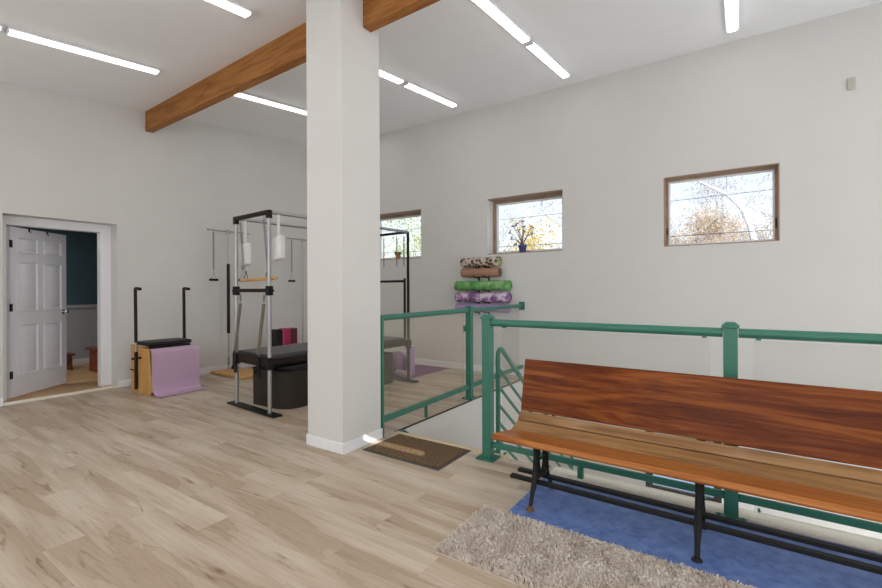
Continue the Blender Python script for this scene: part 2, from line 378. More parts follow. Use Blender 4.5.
# windows
def window(k, x0, x1, z0, z1, fm, y=YB, dep=.2, fw=.055):
    f = MB(); ya, yb = y+dep, y+dep+.06
    for a, b in (((x0, ya, z0), (x0+fw, yb, z1)), ((x1-fw, ya, z0), (x1, yb, z1)), ((x0+fw, ya, z0), (x1-fw, yb, z0+fw*.6)), ((x0+fw, ya, z1-fw), (x1-fw, yb, z1))): f.box(a, b)
    o = struct(f.build('window_%d' % k, fm, bevel=.003))
    MB().box((x0+fw-.006, ya+.025, z0+fw*.6-.006), (x1-fw+.006, ya+.031, z1-fw+.006)).build('pane', M['pane'], o)
    s = MB()
    g = fw*.45
    for a, b in (((x0+fw, ya+.008, z0+fw*.6), (x0+fw+g, ya+.05, z1-fw)), ((x1-fw-g, ya+.008, z0+fw*.6), (x1-fw, ya+.05, z1-fw)), ((x0+fw+g, ya+.008, z0+fw*.6), (x1-fw-g, ya+.05, z0+fw*.6+g)), ((x0+fw+g, ya+.008, z1-fw-g), (x1-fw-g, ya+.05, z1-fw))): s.box(a, b)
    s.build('sash', M['white'] if k < 4 else fm, o, bevel=.002)
    return o
for k, w in enumerate(W):
    o = window(k+1, *w, M['wframe'], **(dict(dep=.12, fw=.038) if k == 2 else {}))
    dp = .12 if k == 2 else .20
    # wooden stool board at the sill and lining of the head
    MB().box((w[0], YB+.002, w[2]-.0), (w[1], YB+dp, w[2]+.012)).build('sill', M['wframe'], o, bevel=.002)
    MB().box((w[0], YB+.002, w[3]-.012), (w[1], YB+dp, w[3])).build('head_lining', M['wframe'], o, bevel=.002)
    if k == 2:
        MB().box((w[1]-.012, YB+.002, w[2]+.012), (w[1], YB+dp, w[3]-.012)).build('jamb_lining', M['wframe'], o)
        MB().box((w[0], YB+.002, w[2]+.012), (w[0]+.012, YB+dp, w[3]-.012)).build('jamb_lining', M['wframe'], o)
        lt = MB().box((w[1]-.035, YB+dp-.015, w[2]+.16), (w[1]-.02, YB+dp, w[2]+.27)); lt.build('latch', M['blackm'], o, bevel=.003)
        lt = MB().box((w[0]+.02, YB+dp-.015, w[2]+.16), (w[0]+.033, YB+dp, w[2]+.24)); lt.build('latch', M['umber'], o, bevel=.003)
o = window(4, *LW, M['dframe'], dep=.02, fw=.055)
MB().box((-.46, YB+.02, LW[2]+.045), (-.40, YB+.08, LW[3]-.075)).build('mullion', M['dframe'], o)

# door recess: casing, threshold, door leaf, next room
JX = XL - .22
cs = MB(); cx0, cx1 = JX, JX+.02
cs.box((cx0, DY0, .0), (cx1, 1.452, DZ)); cs.box((cx0, 2.375, 0), (cx1, DY1, DZ)); cs.box((cx0, 1.452, 2.085), (cx1, 2.375, DZ))
cs.box((JX-.10, 1.437, 0), (JX, 1.452, 2.10)); cs.box((JX-.10, 2.375, 0), (JX, 2.39, 2.10)); cs.box((JX-.10, 1.452, 2.085), (JX, 2.375, 2.10))
struct(cs.build('trim_5', M['white'], bevel=.004))
struct(MB().box((XL-.215, DY0, 0), (XL-.02, DY1, .018)).build('trim_6', M['oak']))
struct(MB().box((XL-.035, DY0+.002, 0), (XL+.015, DY1-.002, .034)).build('trim_7', M['cream'], bevel=.008))
R2 = -9.58
struct(MB().box((R2, -.6, -.1), (JX, 4.6, .018)).build('floor_adjoining', M['oak']))
struct(MB().box((R2, -.6, 2.5), (JX, 4.6, 2.6)).build('ceiling_adjoining', M['ceil']))
struct(MB().box((R2-.1, -.6, 1.03), (R2, 4.6, 2.5)).build('wall_adjoining_back', M['teal']))
w2 = struct(MB().box((R2-.1, -.6, 0), (R2+.008, 4.6, 1.03)).build('trim_8', M['wains']))
struct(MB().box((R2, -.6, 1.0), (R2+.03, 4.6, 1.06)).build('trim_9', M['wains'], bevel=.006))
struct(MB().box((R2, -.6, .018), (R2+.022, 4.6, .12)).build('baseboard_adjoining', M['white'], bevel=.004))
struct(MB().box((R2, -.7, 0), (JX, -.6, 2.5)).build('wall_adjoining_near', M['teal']))
struct(MB().box((R2, 4.6, 0), (JX, 4.7, 2.5)).build('wall_adjoining_far', M['teal']))
jb = MB()
for y0, y1, z0 in ((-.6, 1.437, 0), (1.437, 2.39, 2.10), (2.39, 4.6, 0)): jb.box((JX-.10, y0, z0+.018 if z0 == 0 else z0), (JX-.001, y1, 2.5))
struct(jb.build('wall_adjoining_inner', M['wains']))

def door_leaf():
    w, hh, th = .882, 2.03, .04
    root = bpy.data.objects.new('door_1', None); COL.objects.link(root); struct(root)
    mb = MB(); mb.box((0, -th, 0), (w, 0, hh))
    root.location = (JX-.035, 1.464, .04)
    leafo = mb.build('leaf', M['door'], root)
    st = .105; pw = (w - 3*st) / 2
    pan = MB()
    for x0 in (st, 2*st + pw):
        for z0, z1 in ((.25, .85), (1.02, 1.62), (1.73, 1.91)):
            for side, y in ((-1, -th), (1, 0)):
                # raised panel with a sunk moulding: four sloped facets around a field
                g = .022; d = .010 * (-side)
                o4 = [(x0, z0), (x0+pw, z0), (x0+pw, z1), (x0, z1)]; i4 = [(x0+g, z0+g), (x0+pw-g, z0+g), (x0+pw-g, z1-g), (x0+g, z1-g)]
                j4 = [(x0+2.2*g, z0+2.2*g), (x0+pw-2.2*g, z0+2.2*g), (x0+pw-2.2*g, z1-2.2*g), (x0+2.2*g, z1-2.2*g)]
                e = .014 * side
                v = [(a, y+side*.0005+e, b) for a, b in o4] + [(a, y+side*.0005, b) for a, b in i4] + [(a, y+side*.013, b) for a, b in j4]
                f = [(i, (i+1) % 4, (i+1) % 4 + 4, i+4) for i in range(4)] + [(i+4, (i+1) % 4 + 4, (i+1) % 4 + 8, i+8) for i in range(4)] + [(8, 9, 10, 11)]
                v2 = [(a, y-side*.004, b) for a, b in o4]; v += v2; f += [(i, (i+1) % 4, (i+1) % 4 + 12, i+12) for i in range(4)] + [(12,13,14,15)]
                pan.add(v, f)
    pan.build('panel_moulding', M['door'], leafo)
    kn = MB()
    for sd in (-1, 1):
        Mx = Matrix.Rotation(PI/2 * (1 if sd < 0 else -1), 4, 'X')
        kn.lathe([(.032, 0), (.032, .006), (.012, .01), (.011, .03), (.025, .038), (.030, .052), (.022, .064), (.0, .067)], (w-.065, 0 if sd > 0 else -th, .98), 16, Mx)
    kn.build('door_knob', M['chrome'], root)
    for z in (.22, 1.02, 1.78):
        hg = MB(); hg.lathe([(.009, z), (.009, z+.09)], (-.006, -th-.006, 0), 10); hg.box((0, -th-.003, z), (.03, -th, z+.09)); hg.build('hinge', M['blackm'], root)
    for x in (.27, .55):
        hk = MB(); hk.box((x-.012, -th-.003, hh-.03), (x+.012, -th, hh+.003)); hk.box((x-.012, -th-.003, hh), (x+.012, .003, hh+.003)); hk.tube([(x, -th-.004, hh-.03), (x, -th-.018, hh-.042), (x, -th-.024, hh-.028)], .005, 6)
        hk.build('over_door_hook', M['blackm'], root)
    root.rotation_euler = (0, 0, math.radians(129.25))
    return root
door_leaf()
# furniture in the next room
t = thing('low_bench', 'low dark cherry wooden bench with open shelf beside the grey wainscot, seen through the doorway', 'bench', (-8.50, 2.965, .018), 0)
MB().box((-.24, -.27, .34), (.24, .27, .375)).build('top', M['mahog'], t, bevel=.008)
for y in (-.23, .20): MB().prism([(-.20, 0), (.20, 0), (.16, .34), (-.16, .34)], y+.03, 'y', y).build('side_panel', M['mahog'], t, bevel=.004)
MB().box((-.15, -.20, .12), (.15, .20, .145)).build('shelf', M['mahog'], t)
t = thing('wooden_stool', 'small red-brown wooden stool behind the edge of the open white door', 'stool', (-9.12, 2.47, .018))
MB().box((-.16, -.17, .235), (.16, .17, .265)).build('top', M['mahog'], t, bevel=.006)
for y in (-.14, .11): MB().prism([(-.14, 0), (.14, 0), (.11, .235), (-.11, .235)], y+.03, 'y', y).build('side_panel', M['mahog'], t, bevel=.004)
MB().box((-.10, -.11, .09), (.10, .11, .115)).build('stretcher', M['mahog'], t)

# ------------------------------------------------------------------ ceiling strip lights
def strip_light(x, y0, y1, label):
    sl = math.atan(.106); c = (y0+y1)/2; kk = 1 - .043/(CZ(c)-1.3); x *= kk; y0 *= kk; y1 *= kk; c *= kk; ln = (y1-y0)/math.cos(sl)
    t = thing('strip_light', label, 'ceiling light', (x, c, CZ(c)), 0, 'ceiling strip lights')
    t.rotation_euler = (sl, 0, 0)
    MB().box((-.062, -ln/2, -.024), (.062, ln/2, -.001)).build('housing', M['white'], t, bevel=.003)
    poly = [(-.046, -.024), (-.042, -.038), (-.03, -.044), (.03, -.044), (.042, -.038), (.046, -.024)]
    MB().prism(poly, ln/2-.012, 'y', -ln/2+.012).build('diffuser', M['lamp'], t)
    for s in (-1, 1): MB().box((-.05, s*(ln/2-.006)-.006, -.046), (.05, s*(ln/2-.006)+.006, -.024)).build('end_cap', M['white'], t, bevel=.003)
strip_light(-5.48, -.20, 1.085, 'white strip light cut off by the left edge of the photo, above the door')
strip_light(-5.48, 1.12, 2.375, 'long lit white strip light in the upper left corner, in front of the wooden beam')
strip_light(-5.48, 3.28, 4.53, 'lit strip light running out from behind the wooden beam left of the pillar')
strip_light(-3.66, 1.10, 2.338, 'lit strip light at the top edge just left of the pillar')
strip_light(-3.66, 3.27, 4.495, 'short looking lit strip light against the right edge of the pillar')
strip_light(-3.66, 4.58, 5.80, 'lit strip light ending near the wall above the rolled mats')
strip_light(-1.935, 3.30, 4.525, 'lit strip light at the top edge right of the beam end, nearer of its pair')
strip_light(-1.935, 4.61, 5.86, 'lit strip light pointing at the wall above the middle window, farther of its pair')
strip_light(-.07, 4.61, 5.86, 'lit strip light at the top edge above the right window')
def lamp(name, loc, sx, sy, e, rot=(0,0,0), c=(1, .985, .965)):
    L = bpy.data.lights.new(name, 'AREA'); L.shape = 'RECTANGLE'; L.size = sx; L.size_y = sy; L.energy = e; L.color = c
    o = bpy.data.objects.new(name, L); COL.objects.link(o); o.location = loc; o.rotation_euler = rot; return o
E1 = LAMP * PI * .11 * 1.23      # watts of one strip
sl = math.atan(.106)
for x, ys in ((-5.48, (-1.0, 5.2)), (-3.62, (-1.0, .4)), (-1.9, (-1.0, .4, 1.73)), (-.07, (-1.0, .4, 1.73, 3.9)), (1.8, (-1.0, .4, 1.73, 3.9, 5.2))):
    for y in ys: lamp('strip_lamp', (x, y, CZ(y)-.06), .11, 1.23, E1, (sl, 0, 0))
for i, (x0, x1, z0, z1) in enumerate(FW):
    window(5+i, x0, x1, z0, z1, M['wframe'], y=YF-.13, dep=.06)  # unseen window frames added around the fill panels
    bo = MB().box((x0-.03, YF+.004, z0-.03), (x1+.03, YF+.010, z1+.03)).build('roller_blind', M['blind'])  # added emissive panel, fills the room with light and blocks the sun
    bo.parent = bpy.data.objects['window_%d' % (5+i)]
lamp('window_daylight', (XR-.01, 4.4, 1.9), 2.6, 2.0, FILL*3.2, (PI/2, 0, PI/2), (.93, .97, 1))  # added fill lamp for the back of the room; no window here
lamp('window_daylight', (XR-.01, .6, 1.75), 2.8, 1.6, FILL*4.5, (PI/2, 0, PI/2), (.93, .97, 1))  # second added fill lamp on the solid right wall
lamp('adjoining_room_lamp', (-8.2, 1.0, 2.46), .5, .5, 34, c=(1, .93, .85))  # unseen lamp added to brighten the next room
lamp('lower_room_lamp', (1.6, 4.6, -.35), 1.2, 2.0, 75)  # unseen lamp added for light bouncing up out of the stairwell

tag(MB().box((.916, YB-.018, 3.345), (.98, YB, 3.47)).build('wall_sensor', M['plate'], bevel=.006), 'small beige square sensor plate high on the wall at the right', 'sensor')

# ------------------------------------------------------------------ green railings
def post(parent, x, y, h, w=.076, cap=True):
    p = MB().box((x-w/2, y-w/2, .008), (x+w/2, y+w/2, h)).build('post', M['green'], parent, bevel=.004)
    if cap:
        c = MB(); e = w/2+.008
        c.box((x-e, y-e, h), (x+e, y+e, h+.014)); c.hexa([(x-e*.95, y-e*.95, h+.014), (x+e*.95, y-e*.95, h+.014), (x+e*.95, y+e*.95, h+.014), (x-e*.95, y+e*.95, h+.014), (x-.022, y-.022, h+.032), (x+.022, y-.022, h+.032), (x+.022, y+.022, h+.032), (x-.022, y+.022, h+.032)])
        c.build('post_cap', M['green'], p, bevel=.002)
    b = MB().box((x-.075, y-.07, 0), (x+.075, y+.07, .012)); b.build('base_plate', M['green'], p, bevel=.002)
    for sx in (-.057, .057): MB().lathe([(.009, .012), (.009, .020), (.004, .022)], (x+sx, y-.05, 0), 6).build('bolt', M['green'], p)
    return p
RY = 3.03
t = thing('stair_railing', 'long green metal railing with glass panels behind the wooden bench, two square posts', 'railing', (0, 0, 0))
pxs = (-1.618, -.052, 1.48)
for x in pxs: post(t, x, RY, 1.075, .07)
for a, b in zip(pxs, pxs[1:]):
    MB().tube([(a+.038, RY, 1.045), (b-.038, RY, 1.045)], .027, 14).build('top_rail', M['green'], t)
    MB().box((a+.035, RY-.012, .090), (b-.035, RY+.012, .132)).build('bottom_rail', M['green'], t, bevel=.005)
    m = (a+b)/2 if a < -1 else b-.6
    MB().box((m-.075-.018, RY-.018, 0.014), (m-.075+.018, RY+.018, .088)).build('rail_foot', M['green'], t, bevel=.002)
    MB().box((a+.105, RY+.029, .035), (b-.105, RY+.035, 1.005)).build('glass_panel', M['plexi'], t)
    for x in (a+.13, b-.13):
        MB().box((x-.012, RY+.0, 1.008), (x+.012, RY+.04, 1.022)).build('panel_clip', M['green'], t)
        MB().tube([(x, RY+.012, .055), (x, RY+.04, .055)], .008, 8).build('panel_bolt', M['green'], t)
# cable ties on the first post
for x, y, z, dx, dz in ((-1.655, RY-.02, .84, -.05, -.06), (-1.545, RY+.02, .965, .055, -.045)):
    ct = MB(); ct.tube([(x, y, z), (x+dx*.5, y-.01, z+dz*.5), (x+dx, y-.012, z+dz)], .003, 6); ct.build('cable_tie', M['plate'], t)

t = thing('landing_railing', 'green metal railing with glass panel running from the white pillar to the window wall', 'railing', (0, 0, 0))
_a = .0235; t.rotation_euler = (0, 0, _a); t.location = (-2.645 + 2.655*math.cos(_a) + 2.95*math.sin(_a), 2.95 - 2.95*math.cos(_a) + 2.655*math.sin(_a), 0)
RX = -2.655
post(t, RX, 4.565, 1.08, .07)
fl_ = MB(); fl_.box((RX-.006, 2.94, .02), (RX+.028, 2.965, 1.075)); fl_.tube([(RX+.012, 2.952, .03), (RX+.02, 2.955, .0)], .012, 8)
fl_.build('wall_post', M['green'], t, bevel=.003)
for a, b in ((2.965, 4.522), (4.608, YB-.012)):
    MB().tube([(RX, a, 1.05), (RX, b, 1.053)], .027, 14).build('top_rail', M['green'], t)
    MB().box((RX-.02, a, .12), (RX+.02, b, .17)).build('bottom_rail', M['green'], t, bevel=.005)
    MB().box((RX-.034, a+.03, .13), (RX-.028, b-.03, 1.03)).build('glass_panel', M['plexih'] if a < 4 else M['plexi'], t)
MB().box((RX-.012, 3.64, 0), (RX+.012, 3.665, .12)).build('rail_foot', M['green'], t)
MB().box((RX-.045, YB-.012, .99), (RX+.045, YB, 1.11)).build('wall_flange', M['green'], t, bevel=.003)
MB().box((RX-.05, 4.50, .80), (RX-.03, 4.53, .87)).build('panel_clip', M['green'], t, bevel=.003)

# stair going down with its sloped-bar guard
t = thing('staircase', 'steel stair going down behind the railing, green stringers and green sloping guard bars', 'staircase', (0, 0, 0))
SLP = -.78
st = MB(); n_t = 9; run, rise = .235, .183
for i in range(1, n_t+1): st.box((SX0+.06, SY0+.03+run*(i-1), -rise*i-.035), (-1.66, SY0+.06+run*i, -rise*i))
st.build('tread', M['oak'], t)
for x in (SX0+.008, -1.66):
    MB().prism([(SY0+.004, -.02), (SY0+.004, -.30), (SY0+n_t*run, -.30+SLP*n_t*run), (SY0+n_t*run, SLP*n_t*run+.05), (SY0+.09, .004), (SY0+.04, .004)], x+.04, 'x', x).build('stringer', M['green'], t)
hx = -1.615
MB().tube([(hx, 3.195, .002), (hx, 3.195, .74), (hx, 3.20, .785), (hx, 3.222, .812), (hx, 3.25, .815), (hx, 3.28, .80), (hx, 3.31, .775), (hx, 5.05, .775+SLP*1.74)], .019, 10).build('handrail', M['green'], t)
MB().tube([(hx, 3.195, .0), (hx, 3.195, -.12)], .019, 10).build('post_foot', M['green'], t)
MB().tube([(hx, 5.05, .775+SLP*1.74), (hx, 5.05, -1.6)], .019, 10).build('lower_post', M['green'], t)
for k in range(1, 7):
    z = .82 - .145*k
    MB().tube([(hx, 3.195, z), (hx, 5.05, z+SLP*1.855)], .0125, 8).build('guard_bar', M['green'], t)
MB().box((SX0+.01, SY0+n_t*run+.03, -1.70), (-1.0, YB-.005, -1.66)).build('landing', M['oak'], t)

# ------------------------------------------------------------------ bench
t = thing('bench', 'long varnished red-brown wooden bench on black cast-iron legs in front of the green railing', 'bench', (-1.25, 2.4, 0), math.radians(-.85))
BL = 2.16
def plank(name, poly, mat, x0=0, x1=BL, bev=.006):
    return MB().prism([(y-2.4, z) for y, z in poly], x1, 'x', x0).build(name, mat, t, bevel=bev, seg=3)
def board(name, a, b, th, mat, **k):
    (ya, za), (yb, zb) = a, b; L = math.hypot(yb-ya, zb-za); ny, nz = (zb-za)/L*th, -(yb-ya)/L*th
    return plank(name, [(ya, za), (yb, zb), (yb+ny, zb+nz), (ya+ny, za+nz)], mat, **k)
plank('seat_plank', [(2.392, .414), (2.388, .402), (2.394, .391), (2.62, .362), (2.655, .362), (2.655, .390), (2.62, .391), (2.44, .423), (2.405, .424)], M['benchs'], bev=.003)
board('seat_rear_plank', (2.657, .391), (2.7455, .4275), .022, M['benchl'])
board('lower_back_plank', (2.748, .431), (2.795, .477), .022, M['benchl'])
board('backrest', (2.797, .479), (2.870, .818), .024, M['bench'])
for y, z in ((2.545, .137), (2.655, .137)):
    MB().box((.05, y-2.4-.019, z-.010), (BL-.05, y-2.4+.019, z+.010)).build('foot_rail', M['iron'], t, bevel=.003)
def leg_frame(x):
    f = MB()
    def P(pts): return [(x, y-2.4, z) for y, z in pts]
    f.tube(P([(2.525, .385), (2.53, .30), (2.52, .20), (2.505, .14), (2.47, .07), (2.446, .012)]), [.015, .014, .016, .018, .013, .012], 8)
    f.tube(P([(2.715, .40), (2.712, .30), (2.705, .20), (2.71, .14), (2.76, .07), (2.80, .012)]), [.015, .013, .013, .016, .012, .012], 8)
    f.tube(P([(2.52, .385), (2.64, .368), (2.715, .398)]), .012, 8)
    f.tube(P([(2.712, .38), (2.775, .41), (2.825, .46), (2.862, .60), (2.884, .70)]), [.012, .012, .011, .009, .008], 8)
    f.tube(P([(2.505, .16), (2.61, .15), (2.705, .16)]), .011, 8)
    f.tube([(x, 2.617-2.4+.058*math.cos(a), .258+.088*math.sin(a)) for a in [2*PI*k/24 for k in range(24)]], .008, 6, closed=True)
    for s in (-1, 1):
        f.tube([(x, 2.617-2.4+s*(.006+.03*math.sin(PI*k/10)), .172+.17*k/10) for k in range(11)], .006, 6)
    f.tube(P([(2.535, .258), (2.70, .258)]), .006, 6)
    o = f.build('leg_frame', M['iron'], t)
    for y in (2.446, 2.80): MB().lathe([(.026, 0.005), (.024, .010), (.014, .016), (.012, .03)], (x, y-2.4, 0), 14).build('foot_flange', M['rust'] if x < .5 else M['iron'], o)
for x in (.22, 1.07, 1.92): leg_frame(x)

# ------------------------------------------------------------------ floor mats and rug
t = thing('shag_rug', 'beige shaggy rug on the floor in front of the bench', 'rug', (-1.27, 1.79, 0))
RW, RD = 1.62, .535
MB().box((0, 0, 0), (RW, RD, .007)).build('backing', M['rugback'], t, bevel=.003)
v = []; f = []
rng = random.Random(3)
for i in range(40000):
    x = rng.uniform(.004, RW-.004); y = rng.uniform(.012, RD-.002)
    a = rng.uniform(0, 2*PI); hgt = rng.uniform(.014, .026); ln = rng.uniform(.004, .016); w = rng.uniform(.002, .0042)
    b = rng.uniform(0, 2*PI); dx, dy = math.cos(b)*w, math.sin(b)*w; tx, ty = x+math.cos(a)*ln, y+math.sin(a)*ln
    o = len(v); v += [(x-dx, y-dy, .006), (x+dx, y+dy, .006), (tx+dx*.8, ty+dy*.8, hgt), (tx-dx*.8, ty-dy*.8, hgt)]; f.append((o, o+1, o+2, o+3))
pm = MB(); pm.v = v; pm.f = f
pile = pm.build('pile', M['pile'], t, smooth=False); pile['kind'] = 'stuff'
tag(MB().box((-1.13, 2.335, 0), (1.5, 2.985, .005)).build('floor_runner', M['bluemat'], bevel=.002), 'blue carpet runner under the bench feet, behind the shaggy rug', 'mat')
t = thing('doormat', 'brown doormat with dark border at the top of the stairs beside the pillar', 'doormat', (-2.175, 2.857, 0))
MB().box((-.375, -.238, 0), (.372, .232, .006)).build('border', M['rubber'], t, bevel=.003)
MB().box((-.355, -.212, .004), (.352, .212, .012)).build('fibre', M['coir'], t, bevel=.004)

# ------------------------------------------------------------------ trapeze table (tower bed)
ang = math.radians(-4.3)
t = thing('trapeze_table', 'tall pilates trapeze table with steel posts and black padded bed, partly behind the pillar', 'exercise machine', (-4.415, 2.85, 0), ang)
HW, LN, HT, BZ = .345, 2.13, 2.115, .62
def fr(pts, r=.021, n=12): return MB().tube(pts, r, n)
for s in (-1, 1):
    fr([(s*HW, 0, .02), (s*HW, 0, HT-.04)]).build('upright', M['steel'], t)
    fr([(s*HW, LN, .02), (s*HW, LN, HT)], .02).build('upright', M['blackm'], t)
    fr([(s*HW, .0, HT), (s*HW, LN, HT)], .019).build('canopy_rail', M['steel'], t)
    MB().box((s*HW-.025, -.026, HT-.065), (s*HW+.025, .026, HT+.02)).build('corner_bracket', M['blackm'], t, bevel=.006)
    k = MB().box((s*HW-.029, -.03, 1.245), (s*HW+.029, .03, 1.345)); k.tube([(s*HW+s*.025, 0, 1.295), (s*HW+s*.07, 0, 1.295)], [.01, .018], 10); k.build('slide_clamp', M['blackm'], t, bevel=.006)
MB().box((-HW-.01, -.024, HT-.022), (HW+.03, .024, HT+.022)).build('top_crossbar', M['umber'], t, bevel=.01)
fr([(-HW, LN, HT), (HW, LN, HT)], .019).build('far_top_bar', M['blackm'], t)
MB().box((-HW, -.016, 1.278), (HW, .016, 1.318)).build('crossbar', M['umber'], t, bevel=.006)
fr([(-HW, LN-.04, 1.42), (HW-.02, LN-.04, 1.42)], .017).build('far_crossbar', M['blackm'], t)
fr([(HW-.03, LN-.04, 1.46), (HW-.03, LN-.04, .62)], .018).build('push_through_upright', M['blackm'], t)
fr([(-HW+.03, LN-.04, 1.46), (-HW+.03, LN-.04, .62)], .018).build('push_through_upright', M['blackm'], t)
# bed
MB().box((-HW+.02, .0, BZ-.115), (HW-.02, LN, BZ-.055)).build('bed_frame', M['umber'], t, bevel=.006)
MB().box((-HW+.01, .01, BZ-.055), (HW-.01, LN-.03, BZ)).build('bed_cushion', M['vinylg'], t, bevel=.016, seg=3)
MB().box((-HW-.03, -.03, BZ-.125), (HW+.03, .012, BZ-.02)).build('end_board', M['umber'], t, bevel=.01)
for y, mt in ((0, M['blackm']), (LN, M['blackm'])):
    MB().box((-HW-.13, y-.055, 0), (HW+.15, y+.055, .02)).build('foot_plate', mt, t, bevel=.008)
for x, y in ((-HW, 0), (HW, 0), (-HW, LN), (HW, LN)):
    MB().box((x-.032, y-.034, BZ-.15), (x+.032, y+.034, BZ-.03)).build('bed_bracket', M['blackm'], t, bevel=.005)
def spring(a, b, r=.011, part='spring', mat=None, parent=t):
    a, b = Vector(a), Vector(b); n = 90; pts = []; d = (b-a); L = d.length; z = d.normalized(); x = z.orthogonal().normalized(); y = z.cross(x)
    turns = int(L/.02)
    s = MB(); s.tube([a, a+z*.03], .003, 6)
    for i in range(turns*8+1):
        q = i/(turns*8); ph = 2*PI*turns*q; pts.append(a + z*(.03 + (L-.06)*q) + (x*math.cos(ph)+y*math.sin(ph))*r)
    s.tube(pts, .0035, 5); s.tube([b-z*.03, b], .003, 6)
    return s.build(part, mat or M['spring'], parent)
for x in (-HW+.10, HW-.10):
    spring((x, .0, HT-.03), (x+.03 if x > 0 else x+.02, .03, 1.50), .012)
    spring((x, .0, 1.278), (x, -.005, 1.15), .010)
    sp = MB(); sp.bar((x, -.005, 1.155), (x-.05, -.045, .60), .012, .048); so = sp.build('strap', M['webb'], t)
    hd = MB(); hx_ = x-.055; hd.bar((hx_, -.045, .62), (hx_+.03, -.05, .38), .014, .05); hd.tube([(hx_-.045, -.05, .42), (hx_+.02, -.05, .50)], .016, 10)
    hd.build('strap_handle', M['blackm'], t)
MB().tube([(-HW+.01, .05, 1.412), (HW+.09, .03, 1.425)], .017, 12).build('trapeze_bar', M['pinex'], t)
for x in (-HW+.13, HW-.11): MB().tube([(x-.04, .045, 1.425), (x+.02, .035, 1.52), (x+.05, .04, 1.425)], .006, 6).build('trapeze_sling', M['webb'], t)
for x in (-.12, HW-.06, HW-.20):
    spring((x, LN-.02, HT-.03), (x, LN-.02, 1.62), .011)
# fleece loops hanging from the canopy rails
CA, SA = math.cos(ang), math.sin(ang)
def loc2w(x, y): return (-4.415 + x*CA - y*SA, 2.85 + x*SA + y*CA)
def fleece(x, y, ztop, label):
    X, Y = loc2w(x, y)
    q = thing('fleece_loop', label, 'exercise strap', (X, Y, 0), ang, 'fleece loops on the trapeze table')
    b = MB()
    b.prism([(-.075, ztop-.02), (.068, ztop), (.082, ztop-.12), (.075, ztop-.255), (-.06, ztop-.28), (-.082, ztop-.15)], .04, 'y', -.04)
    b.build('fleece_cuff', M['fleece'], q, bevel=.024, seg=4)
    MB().bar((0, 0, ztop), (0, 0, HT-.015), .03, .006).build('strap', M['fleece'], q)
fleece(HW+.015, .10, 1.885, 'white fleece loop hanging from the steel rail right of the front post')
fleece(-HW+.015, .10, 1.85, 'white fleece loop hanging behind the spring near the left steel post')

# bin under the bed, with folded things in it
t = thing('storage_bin', 'long dark brown bin with rounded end on the floor under the black bed', 'bin', (-4.32, 3.0, 0), 0)
def rrect(x0, x1, y0, y1, r, k=8, rl=.03):
    p = []
    for cx, cy, a0, q in ((x1-r, y0+r, -PI/2, r), (x1-rl, y1-rl, 0, rl), (x0+rl, y1-rl, PI/2, rl), (x0+rl, y0+rl, PI, rl)):
        p += [(cx+q*math.cos(a0+PI/2*i/k), cy+q*math.sin(a0+PI/2*i/k)) for i in range(k+1)]
    return p
o4 = rrect(-.335, .275, 0, 1.78, .22); i4 = rrect(-.32, .26,   .015, 1.765, .205, rl=.015); n = len(o4)
b = MB(); v = [(x, y, 0) for x, y in o4] + [(x, y, .41) for x, y in o4] + [(x, y, .41) for x, y in i4] + [(x, y, .02) for x, y in i4]
f = [tuple(range(n-1, -1, -1)), tuple(range(3*n, 4*n))]
for a in range(3): f += [(a*n+i, a*n+(i+1) % n, (a+1)*n+(i+1) % n, (a+1)*n+i) for i in range(n)]
b.add(v, f).build('shell', M['tub'], t)
b2 = MB().tube([(x, y, .41) for x, y in o4], .010, 8, closed=True); b2.build('rim', M['blackm'], t)
q = MB()
for k in range(3): q.box((-.21+.012*k, .16+.02*k, .02+.125*k), (.20-.01*k, .92-.03*k, .14+.125*k))
tag(q.build('folded_blanket', M['vinyl'], bevel=.03, seg=4, loc=(-4.32, 3.0, 0)), 'folded black blanket sticking out of the top of the brown bin', 'blanket')
tag(MB().box((-.18, .95, .02), (.2, 1.3, .43)).build('cushion', M['magenta'], bevel=.04, seg=4, loc=(-4.32, 3.0, 0)), 'magenta cushion in the brown bin under the bed', 'cushion')

# boxes beyond the bed
def block(a, b, mat, bev, label): tag(MB().box(a, b).build('foam_block', mat, bevel=bev, seg=3), label, 'foam block', 'foam blocks beyond the bed')
block((-6.25, 4.33, 0), (-6.10, 4.470, .672), M['vinyl'], .008, 'tall black upholstered block beyond the bed, left of the magenta one')
block((-6.25, 4.475, 0), (-6.08, 4.625, .682), M['magenta'], .028, 'magenta upholstered block standing beyond the bed between two dark ones')
block((-6.25, 4.63, .42), (-6.10, 4.76, .672), M['maroon'], .008, 'small dark block on a yellow one, right of the magenta block')
block((-6.25, 4.63, 0), (-6.09, 4.79, .42), M['yellow'], .008, 'yellow foam block low down beyond the bed, next to the magenta block')

